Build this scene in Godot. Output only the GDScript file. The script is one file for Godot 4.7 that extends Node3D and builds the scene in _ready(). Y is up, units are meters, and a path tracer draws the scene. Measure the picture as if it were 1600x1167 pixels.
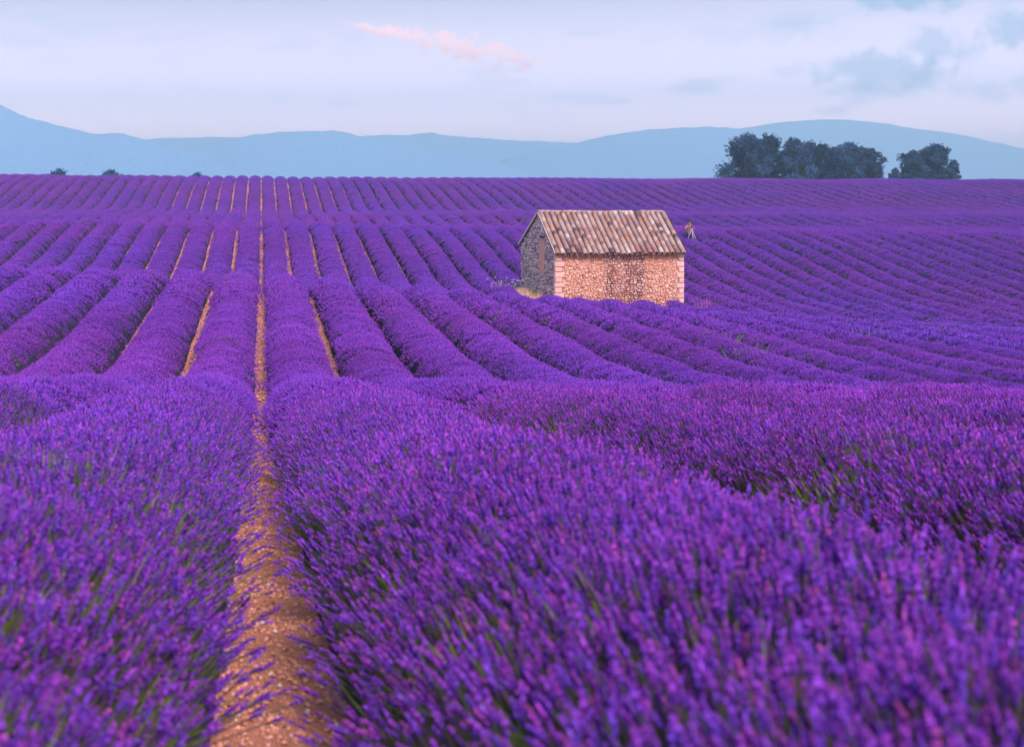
extends Node3D

# ---------------------------------------------------------------- constants
const FPX := 2222.0            # focal length in pixels of the 1600 px wide picture
const ROW := 1.8               # distance between two lavender rows
const EYE := 1.2               # camera height above the ground where it stands
const FIELD_END := 211.0

var rng := RandomNumberGenerator.new()
var prof := PackedFloat32Array()      # ground height along the middle, one value per quarter metre
var tilt_r := PackedFloat32Array()
var tilt_l := PackedFloat32Array()
var nz := FastNoiseLite.new()
var nz2 := FastNoiseLite.new()
var nz3 := FastNoiseLite.new()
var used := {}

# cottage placement (front left corner, turn)
const CX := 16.04
const CD := 77.5
const CTURN := 9.0
const CBASE := -6.9            # below the eye
const CLEN := 7.4
const CDEP := 5.5

# ---------------------------------------------------------------- helpers
func numbered(n: String) -> String:
	if not used.has(n):
		used[n] = 0
		return n
	used[n] += 1
	return "%s_%03d" % [n, used[n]]

func tag(o: Node, label: String, category := "", group := "", kind := "") -> Node:
	if label: o.set_meta("label", label)
	if category: o.set_meta("category", category)
	if group: o.set_meta("group", group)
	if kind: o.set_meta("kind", kind)
	return o

func thing(called: String, at: Vector3, turn := 0.0) -> Node3D:
	var o := Node3D.new()
	o.name = numbered(called)
	o.position = at
	o.rotation.y = turn
	add_child(o, true)
	return o

func put(called: String, mesh: Mesh, mat: Material, parent: Node = null) -> MeshInstance3D:
	var o := MeshInstance3D.new()
	o.mesh = mesh
	if mat: o.material_override = mat
	if parent == null:
		o.name = numbered(called)
		add_child(o, true)
	else:
		var n := called
		var k := 0
		while parent.has_node(NodePath(n)):
			k += 1
			n = "%s_%03d" % [called, k]
		o.name = n
		parent.add_child(o, true)
	return o

var part_count := {}
func put_piece(called: String, mesh: Mesh, mat: Material, parent: Node, t: Transform3D) -> MeshInstance3D:
	var key := "%d/%s" % [parent.get_instance_id(), called]
	var k: int = part_count.get(key, 0)
	part_count[key] = k + 1
	var o := MeshInstance3D.new()
	o.mesh = mesh
	o.material_override = mat
	o.name = called if k == 0 else "%s_%03d" % [called, k]
	o.transform = t
	parent.add_child(o, true)
	return o

func lin(r: float, g: float, b: float) -> Color:
	return Color(r, g, b).linear_to_srgb()

func mat(c: Color, rough := 0.9, spec := 0.3) -> StandardMaterial3D:
	var m := StandardMaterial3D.new()
	m.albedo_color = c
	m.roughness = rough
	m.metallic_specular = spec
	return m

func vmat(rough := 0.9, spec := 0.3, back := 0.0) -> StandardMaterial3D:
	var m := mat(Color.WHITE, rough, spec)
	m.vertex_color_use_as_albedo = true
	if back > 0.0:
		m.backlight_enabled = true
		m.backlight = Color(back, back, back)
	return m

func begin() -> SurfaceTool:
	var st := SurfaceTool.new()
	st.begin(Mesh.PRIMITIVE_TRIANGLES)
	st.set_smooth_group(-1)
	return st

# a, b, c counter-clockwise as seen from outside
func tri(st: SurfaceTool, a: Vector3, b: Vector3, c: Vector3) -> void:
	st.add_vertex(a); st.add_vertex(c); st.add_vertex(b)

func quad(st: SurfaceTool, a: Vector3, b: Vector3, c: Vector3, d: Vector3) -> void:
	tri(st, a, b, c); tri(st, a, c, d)

func done(st: SurfaceTool) -> ArrayMesh:
	st.generate_normals()
	return st.commit()

func box(st: SurfaceTool, lo: Vector3, hi: Vector3) -> void:
	var p := []
	for k in 8:
		p.append(Vector3(hi.x if k & 1 else lo.x, hi.y if k & 2 else lo.y, hi.z if k & 4 else lo.z))
	quad(st, p[4], p[5], p[7], p[6])
	quad(st, p[1], p[0], p[2], p[3])
	quad(st, p[5], p[1], p[3], p[7])
	quad(st, p[0], p[4], p[6], p[2])
	quad(st, p[6], p[7], p[3], p[2])
	quad(st, p[0], p[1], p[5], p[4])

func tube(st: SurfaceTool, a: Vector3, b: Vector3, ra: float, rb: float, n := 6) -> void:
	var w := (b - a).normalized()
	var u := w.cross(Vector3(0.3, 0.1, 0.9)).normalized()
	var v := w.cross(u)
	for k in n:
		var t0 := TAU * k / n
		var t1 := TAU * (k + 1) / n
		var e0 := u * cos(t0) + v * sin(t0)
		var e1 := u * cos(t1) + v * sin(t1)
		quad(st, a + e0 * ra, a + e1 * ra, b + e1 * rb, b + e0 * rb)
		tri(st, b, b + e0 * rb, b + e1 * rb)
		tri(st, a, a + e1 * ra, a + e0 * ra)

func rnd(a: float, b: float) -> float:
	return rng.randf_range(a, b)

func ordinal(k: int) -> String:
	var words := ["first", "second", "third", "fourth", "fifth", "sixth", "seventh", "eighth", "ninth", "tenth", "eleventh", "twelfth"]
	if k <= words.size(): return words[k - 1]
	var e := "th"
	if k % 100 < 11 or k % 100 > 13:
		e = ["th", "st", "nd", "rd", "th", "th", "th", "th", "th", "th"][k % 10]
	return "%d%s" % [k, e]

# ---------------------------------------------------------------- the lie of the land
func table(k: Array) -> PackedFloat32Array:       # monotone cubic through the knots, then a light smoothing
	var n := k.size()
	var s := []
	for i in n - 1:
		s.append((k[i + 1][1] - k[i][1]) / (k[i + 1][0] - k[i][0]))
	var m := [s[0]]
	for i in range(1, n - 1):
		m.append(0.0 if s[i - 1] * s[i] <= 0 else 2.0 * s[i - 1] * s[i] / (s[i - 1] + s[i]))
	m.append(s[n - 2])
	var out := PackedFloat32Array()
	var j := 0
	for q in 1400:
		var d := -10.0 + q * 0.25
		while j < n - 2 and d > k[j + 1][0]: j += 1
		var w: float = k[j + 1][0] - k[j][0]
		var t := clampf((d - k[j][0]) / w, 0.0, 1.0)
		var h := (2 * t ** 3 - 3 * t * t + 1) * float(k[j][1]) + (t ** 3 - 2 * t * t + t) * w * float(m[j]) + (-2 * t ** 3 + 3 * t * t) * float(k[j + 1][1]) + (t ** 3 - t * t) * w * float(m[j + 1])
		out.append(h)
	for pass_ in 3:
		var c := out.duplicate()
		for q in range(1, 1399):
			var r := clampi(int((q * 0.25 - 10.0) / 18.0) + 1, 1, 5)
			var a := 0.0
			for e in range(-r, r + 1): a += c[clampi(q + e, 0, 1399)]
			out[q] = a / (2 * r + 1)
	return out

func look(t: PackedFloat32Array, d: float) -> float:
	var f := clampf((d + 10.0) * 4.0, 0.0, 1398.0)
	var i := int(f)
	return lerpf(t[i], t[i + 1], f - i)

func build_profile() -> void:
	prof = table([[-10, -0.3], [0, -1.16], [5, -1.72], [12, -2.48], [18, -3.12], [22, -3.6], [25, -3.98], [28, -4.28], [32, -4.36], [36, -4.29], [40, -4.14], [46, -3.93], [51, -3.77], [55, -3.70], [58, -3.90], [62, -4.55], [67, -5.15], [73, -5.40], [81, -5.25], [89, -4.75], [96, -3.85], [104, -2.90], [110, -2.52], [115, -2.58], [122, -3.05], [132, -3.1], [143, -2.4], [155, -2.3], [165, -1.9], [175, -0.7], [185, 0.75], [195, 2.0], [203, 2.55], [209, 2.6], [216, 1.9], [230, -0.5], [260, -6.0], [340, -20.0]])
	tilt_r = table([[-10, 0], [5, 0.0], [14, 0.008], [22, 0.018], [36, 0.052], [46, 0.07], [56, 0.085], [66, 0.072], [74, 0.056], [79, 0.052], [89, 0.045], [100, 0.04], [115, 0.022], [135, 0.008], [150, 0.0], [175, 0.0], [205, 0.009], [260, 0.009], [340, 0.009]])
	tilt_l = table([[-10, 0], [36, 0.0], [46, 0.012], [56, 0.03], [66, 0.02], [89, 0.01], [115, 0.0], [150, 0.0], [205, 0.008], [340, 0.008]])
	nz.seed = 11; nz.frequency = 0.045; nz.fractal_octaves = 2
	nz2.seed = 5; nz2.frequency = 0.6; nz2.fractal_octaves = 2
	nz3.seed = 23; nz3.frequency = 0.11; nz3.fractal_octaves = 3

# height of the ground, seen from the eye at height 0
func ground(x: float, d: float) -> float:
	var h := look(prof, d)
	if x > 0.0: h -= look(tilt_r, d) * 40.0 * tanh(x / 40.0) * (1.0 + 0.25 * clampf((x - 40.0) / 60.0, 0.0, 1.0))
	else: h += look(tilt_l, d) * 40.0 * tanh(-x / 40.0)
	var far := clampf((d - 30.0) / 40.0, 0.0, 1.0)
	var bx := (x - 14.7) / 1.5
	var bd := (d - 79.6) / 2.6
	h += 0.5 * exp(-bx * bx - bd * bd)
	return h + nz.get_noise_2d(x, d) * 0.16 * far

var clod := FastNoiseLite.new()
func at_soil(x: float, d: float, up := 0.0) -> Vector3:
	return at_ground(x, d, up + 0.03 * clod.get_noise_2d(x, d))

func at_ground(x: float, d: float, up := 0.0) -> Vector3:
	return Vector3(x, EYE + ground(x, d) + up, -d)

# point seen at a pixel of the 1600 x 1167 picture, at a depth; used only to place far things
func at_pixel(px: float, py: float, d: float) -> Vector3:
	return Vector3((px - 408.0) / FPX * d, EYE + (310.0 - py) / FPX * d, -d)

# 0 where the cottage stands, 1 in the field
func planted(x: float, d: float) -> float:
	var a := deg_to_rad(CTURN)
	var px := x - CX
	var pd := d - CD
	var u := px * cos(a) + pd * sin(a)
	var v := -px * sin(a) + pd * cos(a)
	var du := maxf(-1.0 - u, u - CLEN - 0.5)
	if v > 0.0 and v < 5.0 and u < 0.0: du = maxf(-1.5 - u, u - CLEN - 0.5)
	var dv := maxf(-0.75 - v, v - CDEP - 0.9)
	var far := maxf(du, dv)
	var stand := Vector2(x - 32.4, (d - 106.2) * 0.6).length()      # room for the photographer and the tripod
	return clampf(far / 0.5 + 0.5, 0.0, 1.0) * clampf(stand / 0.9 - 0.35, 0.35, 1.0)

# ---------------------------------------------------------------- entry
func _ready() -> void:
	rng.seed = 20240617
	build_profile()
	camera_and_light()
	soil()
	hills()
	cottage()
	lavender()
	gravel()
	trees()
	person()
	small_plants()

func camera_and_light() -> void:
	var cam := Camera3D.new()
	cam.name = "camera"
	var at := CameraAttributesPhysical.new()
	at.frustum_focal_length = 50.0
	at.frustum_near = 0.1
	at.frustum_far = 12000.0
	at.frustum_focus_distance = 48.0
	at.exposure_aperture = 5.0
	cam.attributes = at
	cam.projection = Camera3D.PROJECTION_FRUSTUM
	cam.near = 0.1
	cam.far = 12000.0
	cam.size = 2.0 * 583.5 / FPX * 0.1
	cam.frustum_offset = Vector2((800.0 - 408.0) / FPX, (310.0 - 583.5) / FPX) * 0.1
	cam.position = Vector3(0, EYE, 0)
	add_child(cam)
	cam.current = true

	var env := Environment.new()
	env.background_mode = Environment.BG_SKY
	var sky := Sky.new()
	var pm := PanoramaSkyMaterial.new()
	pm.panorama = ImageTexture.create_from_image(sky_image())
	pm.energy_multiplier = 1.0
	sky.sky_material = pm
	env.sky = sky
	env.background_energy_multiplier = 1.0
	env.tonemap_mode = Environment.TONE_MAPPER_LINEAR
	env.tonemap_exposure = 1.4
	env.sdfgi_enabled = true
	env.ssao_enabled = true
	env.ssil_enabled = true
	env.fog_enabled = true
	env.fog_light_color = lin(0.42, 0.79, 1.0)
	env.fog_density = 0.00046
	var we := WorldEnvironment.new()
	we.name = "world_environment"
	we.environment = env
	add_child(we)

	var sun := DirectionalLight3D.new()
	sun.name = "sun"
	sun.light_color = Color(1.0, 0.87, 0.85)
	sun.light_energy = 1.6
	sun.light_angular_distance = 20.0
	sun.shadow_enabled = true
	add_child(sun)
	sun.look_at_from_position(Vector3.ZERO, -Vector3(0.30, 0.78, 0.56), Vector3.UP)

# ---------------------------------------------------------------- sky
func smooth(a: float, b: float, x: float) -> float:
	var t := clampf((x - a) / (b - a), 0.0, 1.0)
	return t * t * (3.0 - 2.0 * t)

func sky_image() -> Image:
	var n := FastNoiseLite.new()
	n.seed = 3; n.frequency = 2.2; n.fractal_octaves = 4
	var img := Image.create(512, 256, false, Image.FORMAT_RGBF)
	for y in 256:
		var el := 90.0 - (y + 0.5) / 256.0 * 180.0
		for x in 512:
			var az := fposmod((x + 0.5) / 512.0 * 360.0 + 180.0, 360.0) - 180.0
			img.set_pixel(x, y, sky_color(az, el, n))
	img.resize(4096, 2048, Image.INTERPOLATE_CUBIC)
	# finer clouds where the clouds have fine shapes
	for y in range(880, 1024):
		var el := 90.0 - (y + 0.5) / 2048.0 * 180.0
		for x in range(-260, 420):
			var az := (x + 0.5) / 4096.0 * 360.0
			img.set_pixel(posmod(x, 4096), y, sky_color(az, el, n))
	return img

func sky_color(az: float, el: float, n: FastNoiseLite) -> Color:
	var e := maxf(el, 0.0)
	var low := Color(5.30, 3.00, 3.00)
	var mid := Color(1.50, 1.16, 1.38)
	var top := Color(0.41, 0.43, 0.60)
	var zen := Color(0.36, 0.42, 0.64)
	var c := low.lerp(mid, smooth(1.2, 4.2, e))
	c = c.lerp(top, smooth(3.6, 9.5, e))
	c = c.lerp(zen, smooth(9.0, 70.0, e))
	var a := deg_to_rad(az)
	var b := deg_to_rad(el)
	var dir := Vector3(sin(a) * cos(b), sin(b), -cos(a) * cos(b))
	# thin grey-blue cloud bands, stronger to the right
	var q := Vector3(dir.x * 2.6, dir.y * 11.0, dir.z * 2.6)
	var v := n.get_noise_3dv(q * 1.15 + Vector3(4.1, 0, 2.2)) + 0.5 * n.get_noise_3dv(q * 3.1)
	var grey := smooth(0.12, 0.55, v) * smooth(1.5, 4.0, e) * (0.35 + 0.65 * smooth(8.0, 22.0, az) * (1.0 - smooth(120.0, 170.0, az)))
	c = c.lerp(Color(0.34, 0.46, 0.68), 0.42 * grey)
	# the dark wisps at the upper right
	for w in [[24.6, 7.2, 1.6, 0.45, 0.62], [23.6, 4.7, 2.2, 0.75, 0.42], [25.6, 5.5, 1.5, 0.7, 0.36], [28.0, 5.9, 1.5, 0.55, 0.5], [27.0, 3.9, 1.3, 0.5, 0.22], [19.5, 6.3, 2.4, 0.5, 0.12]]:
		var dx: float = (az - w[0]) / w[2]
		var dy: float = (el - w[1]) / w[3]
		var r := sqrt(dx * dx + dy * dy) + 0.85 * n.get_noise_3dv(dir * 22.0) + 0.4 * n.get_noise_3dv(dir * 60.0)
		c = c.lerp(Color(0.27, 0.42, 0.66), 1.35 * float(w[4]) * (1.0 - smooth(0.35, 1.25, r)))
	# the pink streak: a thin band that slopes down to the right
	var s := (az - 3.6) / 7.4
	if s > -0.1 and s < 1.15:
		var mid_el := 6.95 - 1.55 * s + 0.06 * n.get_noise_3dv(dir * 30.0)
		var half := 0.36 * smooth(-0.08, 0.45, s) * (1.0 - smooth(0.84, 1.12, s)) + 0.05
		var k := absf(el - mid_el) / half + 1.3 * n.get_noise_3dv(Vector3(dir.x, dir.y * 1.6, dir.z) * 30.0) + 1.1 * n.get_noise_3dv(dir * 120.0)
		var body := (1.0 - smooth(0.25, 1.05, k)) * smooth(-0.1, 0.1, s) * (1.0 - smooth(0.95, 1.12, s))
		var under := smooth(0.2, -0.9, (el - mid_el) / half)
		c = c.lerp(Color(1.55, 0.86, 0.84).lerp(Color(1.35, 0.62, 0.60), under), 0.8 * body)
	return c

# ---------------------------------------------------------------- ground and hills
func grid_mesh(xs: Array, ds: Array, f: Callable) -> ArrayMesh:
	var nx := xs.size()
	var nd := ds.size()
	var p := PackedVector3Array()
	var uv := PackedVector2Array()
	for j in nd:
		for i in nx:
			p.append(f.call(xs[i], ds[j]))
			uv.append(Vector2(xs[i], ds[j]) * 0.5)
	var nrm := PackedVector3Array()
	nrm.resize(p.size())
	var idx := PackedInt32Array()
	for j in nd:
		for i in nx:
			var l := p[j * nx + maxi(i - 1, 0)]
			var r := p[j * nx + mini(i + 1, nx - 1)]
			var b := p[maxi(j - 1, 0) * nx + i]
			var t := p[mini(j + 1, nd - 1) * nx + i]
			nrm[j * nx + i] = (r - l).cross(t - b).normalized()
			if i < nx - 1 and j < nd - 1:
				var k := j * nx + i
				idx.append_array([k, k + nx, k + 1, k + 1, k + nx, k + nx + 1])
	var arr := []
	arr.resize(Mesh.ARRAY_MAX)
	arr[Mesh.ARRAY_VERTEX] = p
	arr[Mesh.ARRAY_NORMAL] = nrm
	arr[Mesh.ARRAY_TEX_UV] = uv
	arr[Mesh.ARRAY_INDEX] = idx
	var m := ArrayMesh.new()
	m.add_surface_from_arrays(Mesh.PRIMITIVE_TRIANGLES, arr)
	return m

func noise_tex(size: int, freq: float, oct: int, sd: int, cols: Array, offs: Array) -> NoiseTexture2D:
	var t := NoiseTexture2D.new()
	var n := FastNoiseLite.new()
	n.seed = sd; n.frequency = freq; n.fractal_octaves = oct
	t.width = size; t.height = size
	t.seamless = true
	t.noise = n
	if cols.size():
		var g := Gradient.new()
		g.offsets = PackedFloat32Array(offs)
		g.colors = PackedColorArray(cols)
		t.color_ramp = g
	return t

func soil_material() -> StandardMaterial3D:
	var m := mat(Color.WHITE, 1.0, 0.05)
	m.albedo_texture = noise_tex(1024, 0.05, 5, 4, [lin(0.40, 0.165, 0.105), lin(0.55, 0.25, 0.165), lin(0.61, 0.30, 0.21), lin(0.66, 0.39, 0.31)], [0.0, 0.4, 0.65, 1.0])
	m.uv1_triplanar = true
	m.uv1_world_triplanar = true
	m.uv1_scale = Vector3(1.7, 1.7, 1.7)
	m.heightmap_enabled = true
	m.heightmap_scale = 2.5
	m.heightmap_texture = noise_tex(1024, 0.045, 5, 9, [], [])
	return m

func soil() -> void:
	var xs := []
	var x := -70.0
	while x < 150.0:
		xs.append(x)
		x += 0.15 if absf(x) < 1.5 else 1.0
	var ds := []
	var d := -8.0
	while d < 300.0:
		ds.append(d)
		d += 0.2 if d < 30.0 else 1.0
	clod.seed = 77; clod.frequency = 0.9; clod.fractal_octaves = 2
	var m := grid_mesh(xs, ds, func(a: float, b: float): return at_soil(a, b))
	tag(put("soil_ground", m, soil_material()), "orange brown stony earth under the lavender field", "soil", "", "structure")
	# the plain beyond the last rise, out to the hills
	var plain := grid_mesh([-4000.0, -1500.0, -300.0, 300.0, 1500.0, 5000.0], [255.0, 320.0, 700.0, 1500.0, 3000.0, 6200.0], func(a: float, b: float): return Vector3(a, EYE - 12.0 - (b - 255.0) * 0.002, -b))
	var pm := mat(Color.WHITE, 1.0, 0.1)
	pm.albedo_texture = noise_tex(512, 0.02, 4, 14, [lin(0.06, 0.09, 0.05), lin(0.12, 0.13, 0.08)], [0.2, 0.8])
	pm.uv1_triplanar = true
	pm.uv1_world_triplanar = true
	pm.uv1_scale = Vector3(0.01, 0.01, 0.01)
	tag(put("plain_ground", plain, pm), "green plain between the field and the far hills", "plain", "", "structure")

func hill(called: String, dist: float, ridge: Array, c: Color, label: String, sd: int) -> void:
	var n := FastNoiseLite.new()
	n.seed = sd; n.frequency = 0.004; n.fractal_octaves = 4
	var xs := []
	var px: float = ridge[0][0]
	while px <= ridge[-1][0]:
		xs.append(px)
		px += 4.0
	var top := func(q: float) -> float:
		for i in ridge.size() - 1:
			if q <= ridge[i + 1][0]:
				var t: float = (q - ridge[i][0]) / (ridge[i + 1][0] - ridge[i][0])
				var a: float = ridge[maxi(i - 1, 0)][1]
				var b: float = ridge[i][1]
				var c1: float = ridge[i + 1][1]
				var d1: float = ridge[mini(i + 2, ridge.size() - 1)][1]
				return 0.5 * (2 * b + (c1 - a) * t + (2 * a - 5 * b + 4 * c1 - d1) * t * t + (3 * b - a - 3 * c1 + d1) * t ** 3)
		return ridge[-1][1]
	var rows := [-1.0, -0.75, -0.5, -0.32, -0.18, -0.08, 0.0, 0.1, 0.3, 0.65, 1.0]
	var m := grid_mesh(xs, rows, func(q: float, r: float):
		var crest: float = (310.0 - top.call(q)) / FPX * dist
		var wx: float = (q - 408.0) / FPX * dist
		var base := -18.0
		var fall := 1.0 - absf(r) ** 1.25
		var y := base + (crest - base) * fall
		var wd := dist + r * 0.22 * dist
		y += n.get_noise_2d(wx, wd) * 26.0 * (absf(r) ** 0.7) * (1.0 - absf(r)) + n.get_noise_2d(wx * 6.0, wd * 6.0) * 2.6
		return Vector3(wx, EYE + y, -wd))
	var hm := mat(Color.WHITE, 1.0, 0.1)
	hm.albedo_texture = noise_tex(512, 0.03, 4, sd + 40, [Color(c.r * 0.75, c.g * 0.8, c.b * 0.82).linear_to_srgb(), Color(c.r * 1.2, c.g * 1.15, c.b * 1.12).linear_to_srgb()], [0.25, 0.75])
	hm.uv1_triplanar = true
	hm.uv1_world_triplanar = true
	hm.uv1_scale = Vector3(0.004, 0.004, 0.004)
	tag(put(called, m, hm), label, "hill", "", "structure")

func hills() -> void:
	var c := Color(0.13, 0.30, 0.55)  # blue haze painted into the hills' base colour, on top of the fog
	hill("hill", 2700.0, [[-260, 90], [-120, 118], [-40, 148], [0, 164], [20, 173], [45, 184], [80, 193], [110, 201], [140, 208], [160, 209], [185, 208], [205, 214], [235, 221], [262, 230], [300, 240], [360, 262], [420, 300]], c, "steep haze-blue hill that rises to the left edge of the photo", 1)
	hill("hill", 3100.0, [[160, 262], [230, 244], [290, 232], [330, 229], [365, 216], [400, 210], [440, 206], [490, 204], [540, 206], [558, 212], [580, 219], [640, 228], [720, 240], [800, 262], [860, 290]], c, "long flat-topped haze-blue hill above the orange path", 2)
	hill("hill", 3300.0, [[720, 275], [800, 245], [860, 232], [900, 224], [935, 215], [970, 208], [1010, 203], [1050, 200], [1095, 199], [1130, 199], [1160, 204], [1220, 216], [1300, 240], [1400, 280]], c, "rounded haze-blue hill directly behind the left part of the tree clump", 3)
	hill("hill", 4000.0, [[380, 260], [480, 226], [570, 213], [600, 211], [640, 211], [672, 207], [690, 211], [725, 214], [780, 218], [850, 221], [930, 226], [1020, 250], [1100, 285]], c, "low pale haze-blue ridge between the flat-topped and the rounded hill", 4)
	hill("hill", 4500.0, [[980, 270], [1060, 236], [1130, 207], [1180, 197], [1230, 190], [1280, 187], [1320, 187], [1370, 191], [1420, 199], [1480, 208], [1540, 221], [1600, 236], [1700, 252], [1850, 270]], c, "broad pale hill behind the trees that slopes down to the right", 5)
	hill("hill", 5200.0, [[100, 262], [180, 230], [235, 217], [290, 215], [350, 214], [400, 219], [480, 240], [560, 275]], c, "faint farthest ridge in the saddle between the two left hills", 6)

# ---------------------------------------------------------------- lavender
var spike_meshes := []

# one spike: a spindle of whorls, from p along w
func spike(st: SurfaceTool, p: Vector3, w: Vector3, length: float, width: float, sides: int, rings: int, lowc: Color, tipc: Color) -> void:
	var u := w.cross(Vector3(0.37, 0.2, 0.91)).normalized()
	var v := w.cross(u)
	var turn := rng.randf() * TAU
	var prev := []
	for r in rings + 1:
		var t := float(r) / rings
		var rad := width * 0.5 * (sin(PI * (0.12 + 0.80 * t)) * 0.9 + 0.1)
		if rings > 3: rad *= 1.18 if r % 2 == 1 else 0.72
		if r == rings: rad *= 0.35
		var ring := []
		for k in sides:
			var a := turn + TAU * k / sides + r * 0.55
			ring.append(p + w * (length * t) + (u * cos(a) + v * sin(a)) * rad * rnd(0.8, 1.2))
		if r > 0:
			var c := lowc.lerp(tipc, clampf(t * 1.15 - 0.1, 0.0, 1.0))
			for k in sides:
				var f := rnd(0.6, 1.35) if rings > 3 else rnd(0.9, 1.1)
				if rings > 3 and rng.randf() < 0.07: f = 1.9
				st.set_color(Color(c.r * f, c.g * f, c.b * f))
				quad(st, prev[k], prev[(k + 1) % sides], ring[(k + 1) % sides], ring[k])
		prev = ring
	st.set_color(tipc)
	for k in range(1, sides - 1):
		tri(st, prev[0], prev[k], prev[k + 1])

func tuft_mesh(count: int, radius: float, stem: float, length: float, width: float, sides: int, rings: int, stems: bool) -> ArrayMesh:
	var st := begin()
	for k in count:
		var a := TAU * (k + rng.randf()) / count
		var r := radius * sqrt(rng.randf())
		var foot := Vector3(cos(a), 0, sin(a)) * r * 0.45
		var w := (Vector3(cos(a), 0, sin(a)) * (r / maxf(radius, 0.01)) * rnd(0.1, 0.5) + Vector3(rnd(-0.12, 0.12), 1.0, rnd(-0.12, 0.12))).normalized()
		var lift := stem * rnd(0.55, 1.0)
		var head := foot + w * lift + Vector3(cos(a), 0, sin(a)) * r * 0.4
		var dirc := (head - foot).normalized()
		var hue := rng.randf()
		var lowc := Color(0.060, 0.030, 0.34).lerp(Color(0.096, 0.030, 0.34), hue)
		var tipc := Color(0.145, 0.048, 0.48).lerp(Color(0.27, 0.048, 0.43), rng.randf())
		if stems and rng.randf() < 0.09: tipc = Color(0.34, 0.07, 0.38)
		if rings <= 2:
			tipc.r *= 0.88
			lowc = lowc.lerp(tipc, 0.4)
		if stems:
			st.set_color(Color(0.10, 0.17, 0.05).lerp(Color(0.12, 0.08, 0.13), rng.randf()))
			var s := dirc.cross(Vector3(0.2, 0.1, 1)).normalized() * 0.0014
			var s2 := dirc.cross(s).normalized() * 0.0014
			quad(st, foot - s, foot + s, head + s, head - s)
			quad(st, foot - s2, foot + s2, head + s2, head - s2)
		spike(st, head, dirc, length * rnd(0.7, 1.25), width * rnd(0.8, 1.15), sides, rings, lowc, tipc)
	if stems:      # narrow grey-green leaves low in the tuft
		for k in 5:
			var a := rng.randf() * TAU
			var o := Vector3(cos(a), 0, sin(a))
			var s := Vector3(-o.z, 0, o.x) * 0.003
			var foot := o * 0.015
			var tip := o * rnd(0.03, 0.07) + Vector3.UP * stem * rnd(0.35, 0.75)
			st.set_color(Color(0.09, 0.16, 0.05).lerp(Color(0.16, 0.22, 0.07), rng.randf()))
			tri(st, foot - s, foot + s, tip)
	return done(st)

# size classes: from, to (metres from the camera), tufts per metre of row
const CLASS := [[-2.0, 4.5, 430.0], [4.5, 14.0, 250.0], [14.0, 45.0, 110.0], [45.0, 110.0, 58.0], [110.0, 230.0, 40.0]]

# shape of a row's outer surface: angle from the top -> (across, up)
func arc(a: float, wide: float, tall: float) -> Vector2:
	var c := maxf(cos(a), 0.0)
	return Vector2(sin(a) * wide, pow(c, 1.0) * tall)

func row_size(i: int, x: float, d: float) -> Vector2:     # half width and height of the planted row
	var k := 0.96 + 0.09 * nz3.get_noise_2d(x * 3.0 + i * 13.7, d * 2.2) + 0.07 * nz2.get_noise_2d(i * 31.0, d * 1.6)
	return Vector2((lerpf(0.955, 0.875, smooth(12.0, 26.0, d)) + 0.045 * smooth(70.0, 130.0, d)) * (0.9 + 0.1 * k), (0.90 + 0.05 * smooth(70.0, 130.0, d) - 0.3 * smooth(188.0, 206.0, d)) * k)

func lavender() -> void:
	var meshes := []
	for v in 3:
		meshes.append([
			tuft_mesh(12, 0.085, 0.25, 0.038, 0.0095, 5, 6, true),
			tuft_mesh(15, 0.11, 0.25, 0.040, 0.0108, 4, 4, true),
			tuft_mesh(13, 0.14, 0.12, 0.055, 0.019, 4, 2, false),
			tuft_mesh(12, 0.17, 0.10, 0.08, 0.04, 3, 2, false),
			tuft_mesh(12, 0.20, 0.08, 0.11, 0.075, 3, 1, false)])
	meshes.append([leafy_tuft(0.0024, 24, 0.26), leafy_tuft(0.0034, 20, 0.26), leafy_tuft(0.008, 14, 0.18), leafy_tuft(0.02, 12, 0.17), leafy_tuft(0.05, 8, 0.15)])
	var fm := vmat(0.75, 0.25, 0.25)
	var cm := mat(Color.WHITE, 1.0, 0.1)
	cm.albedo_texture = noise_tex(512, 0.06, 4, 31, [lin(0.018, 0.022, 0.024), lin(0.035, 0.03, 0.07), lin(0.05, 0.035, 0.11)], [0.25, 0.55, 0.85])
	cm.uv1_triplanar = true
	cm.uv1_world_triplanar = true
	cm.uv1_scale = Vector3(0.8, 0.8, 0.8)
	for i in range(-25, 67):
		lavender_row(i, meshes, fm, cm)

# stems and narrow leaves without flowers, for the thin places
func leafy_tuft(wide: float, count: int, tall: float) -> ArrayMesh:
	var st := begin()
	for k in count:
		var a := rng.randf() * TAU
		var o := Vector3(cos(a), 0, sin(a))
		var s := Vector3(-o.z, 0, o.x) * wide
		var foot := o * rnd(0.0, 0.06)
		var tip := foot + o * rnd(0.01, 0.10) + Vector3.UP * tall * rnd(0.45, 1.0)
		st.set_color(Color(0.05, 0.10, 0.03).lerp(Color(0.12, 0.18, 0.045), rng.randf()))
		var mid := foot.lerp(tip, 0.55)
		quad(st, foot - s, foot + s, mid + s, mid - s)
		tri(st, mid - s, mid + s, tip)
	return done(st)

func row_range(x: float) -> Vector2:
	var from := x / 0.5365 if x > 0 else -x / 0.1836
	return Vector2(maxf(from * 0.9 - 6.0, -1.5), FIELD_END)

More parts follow.
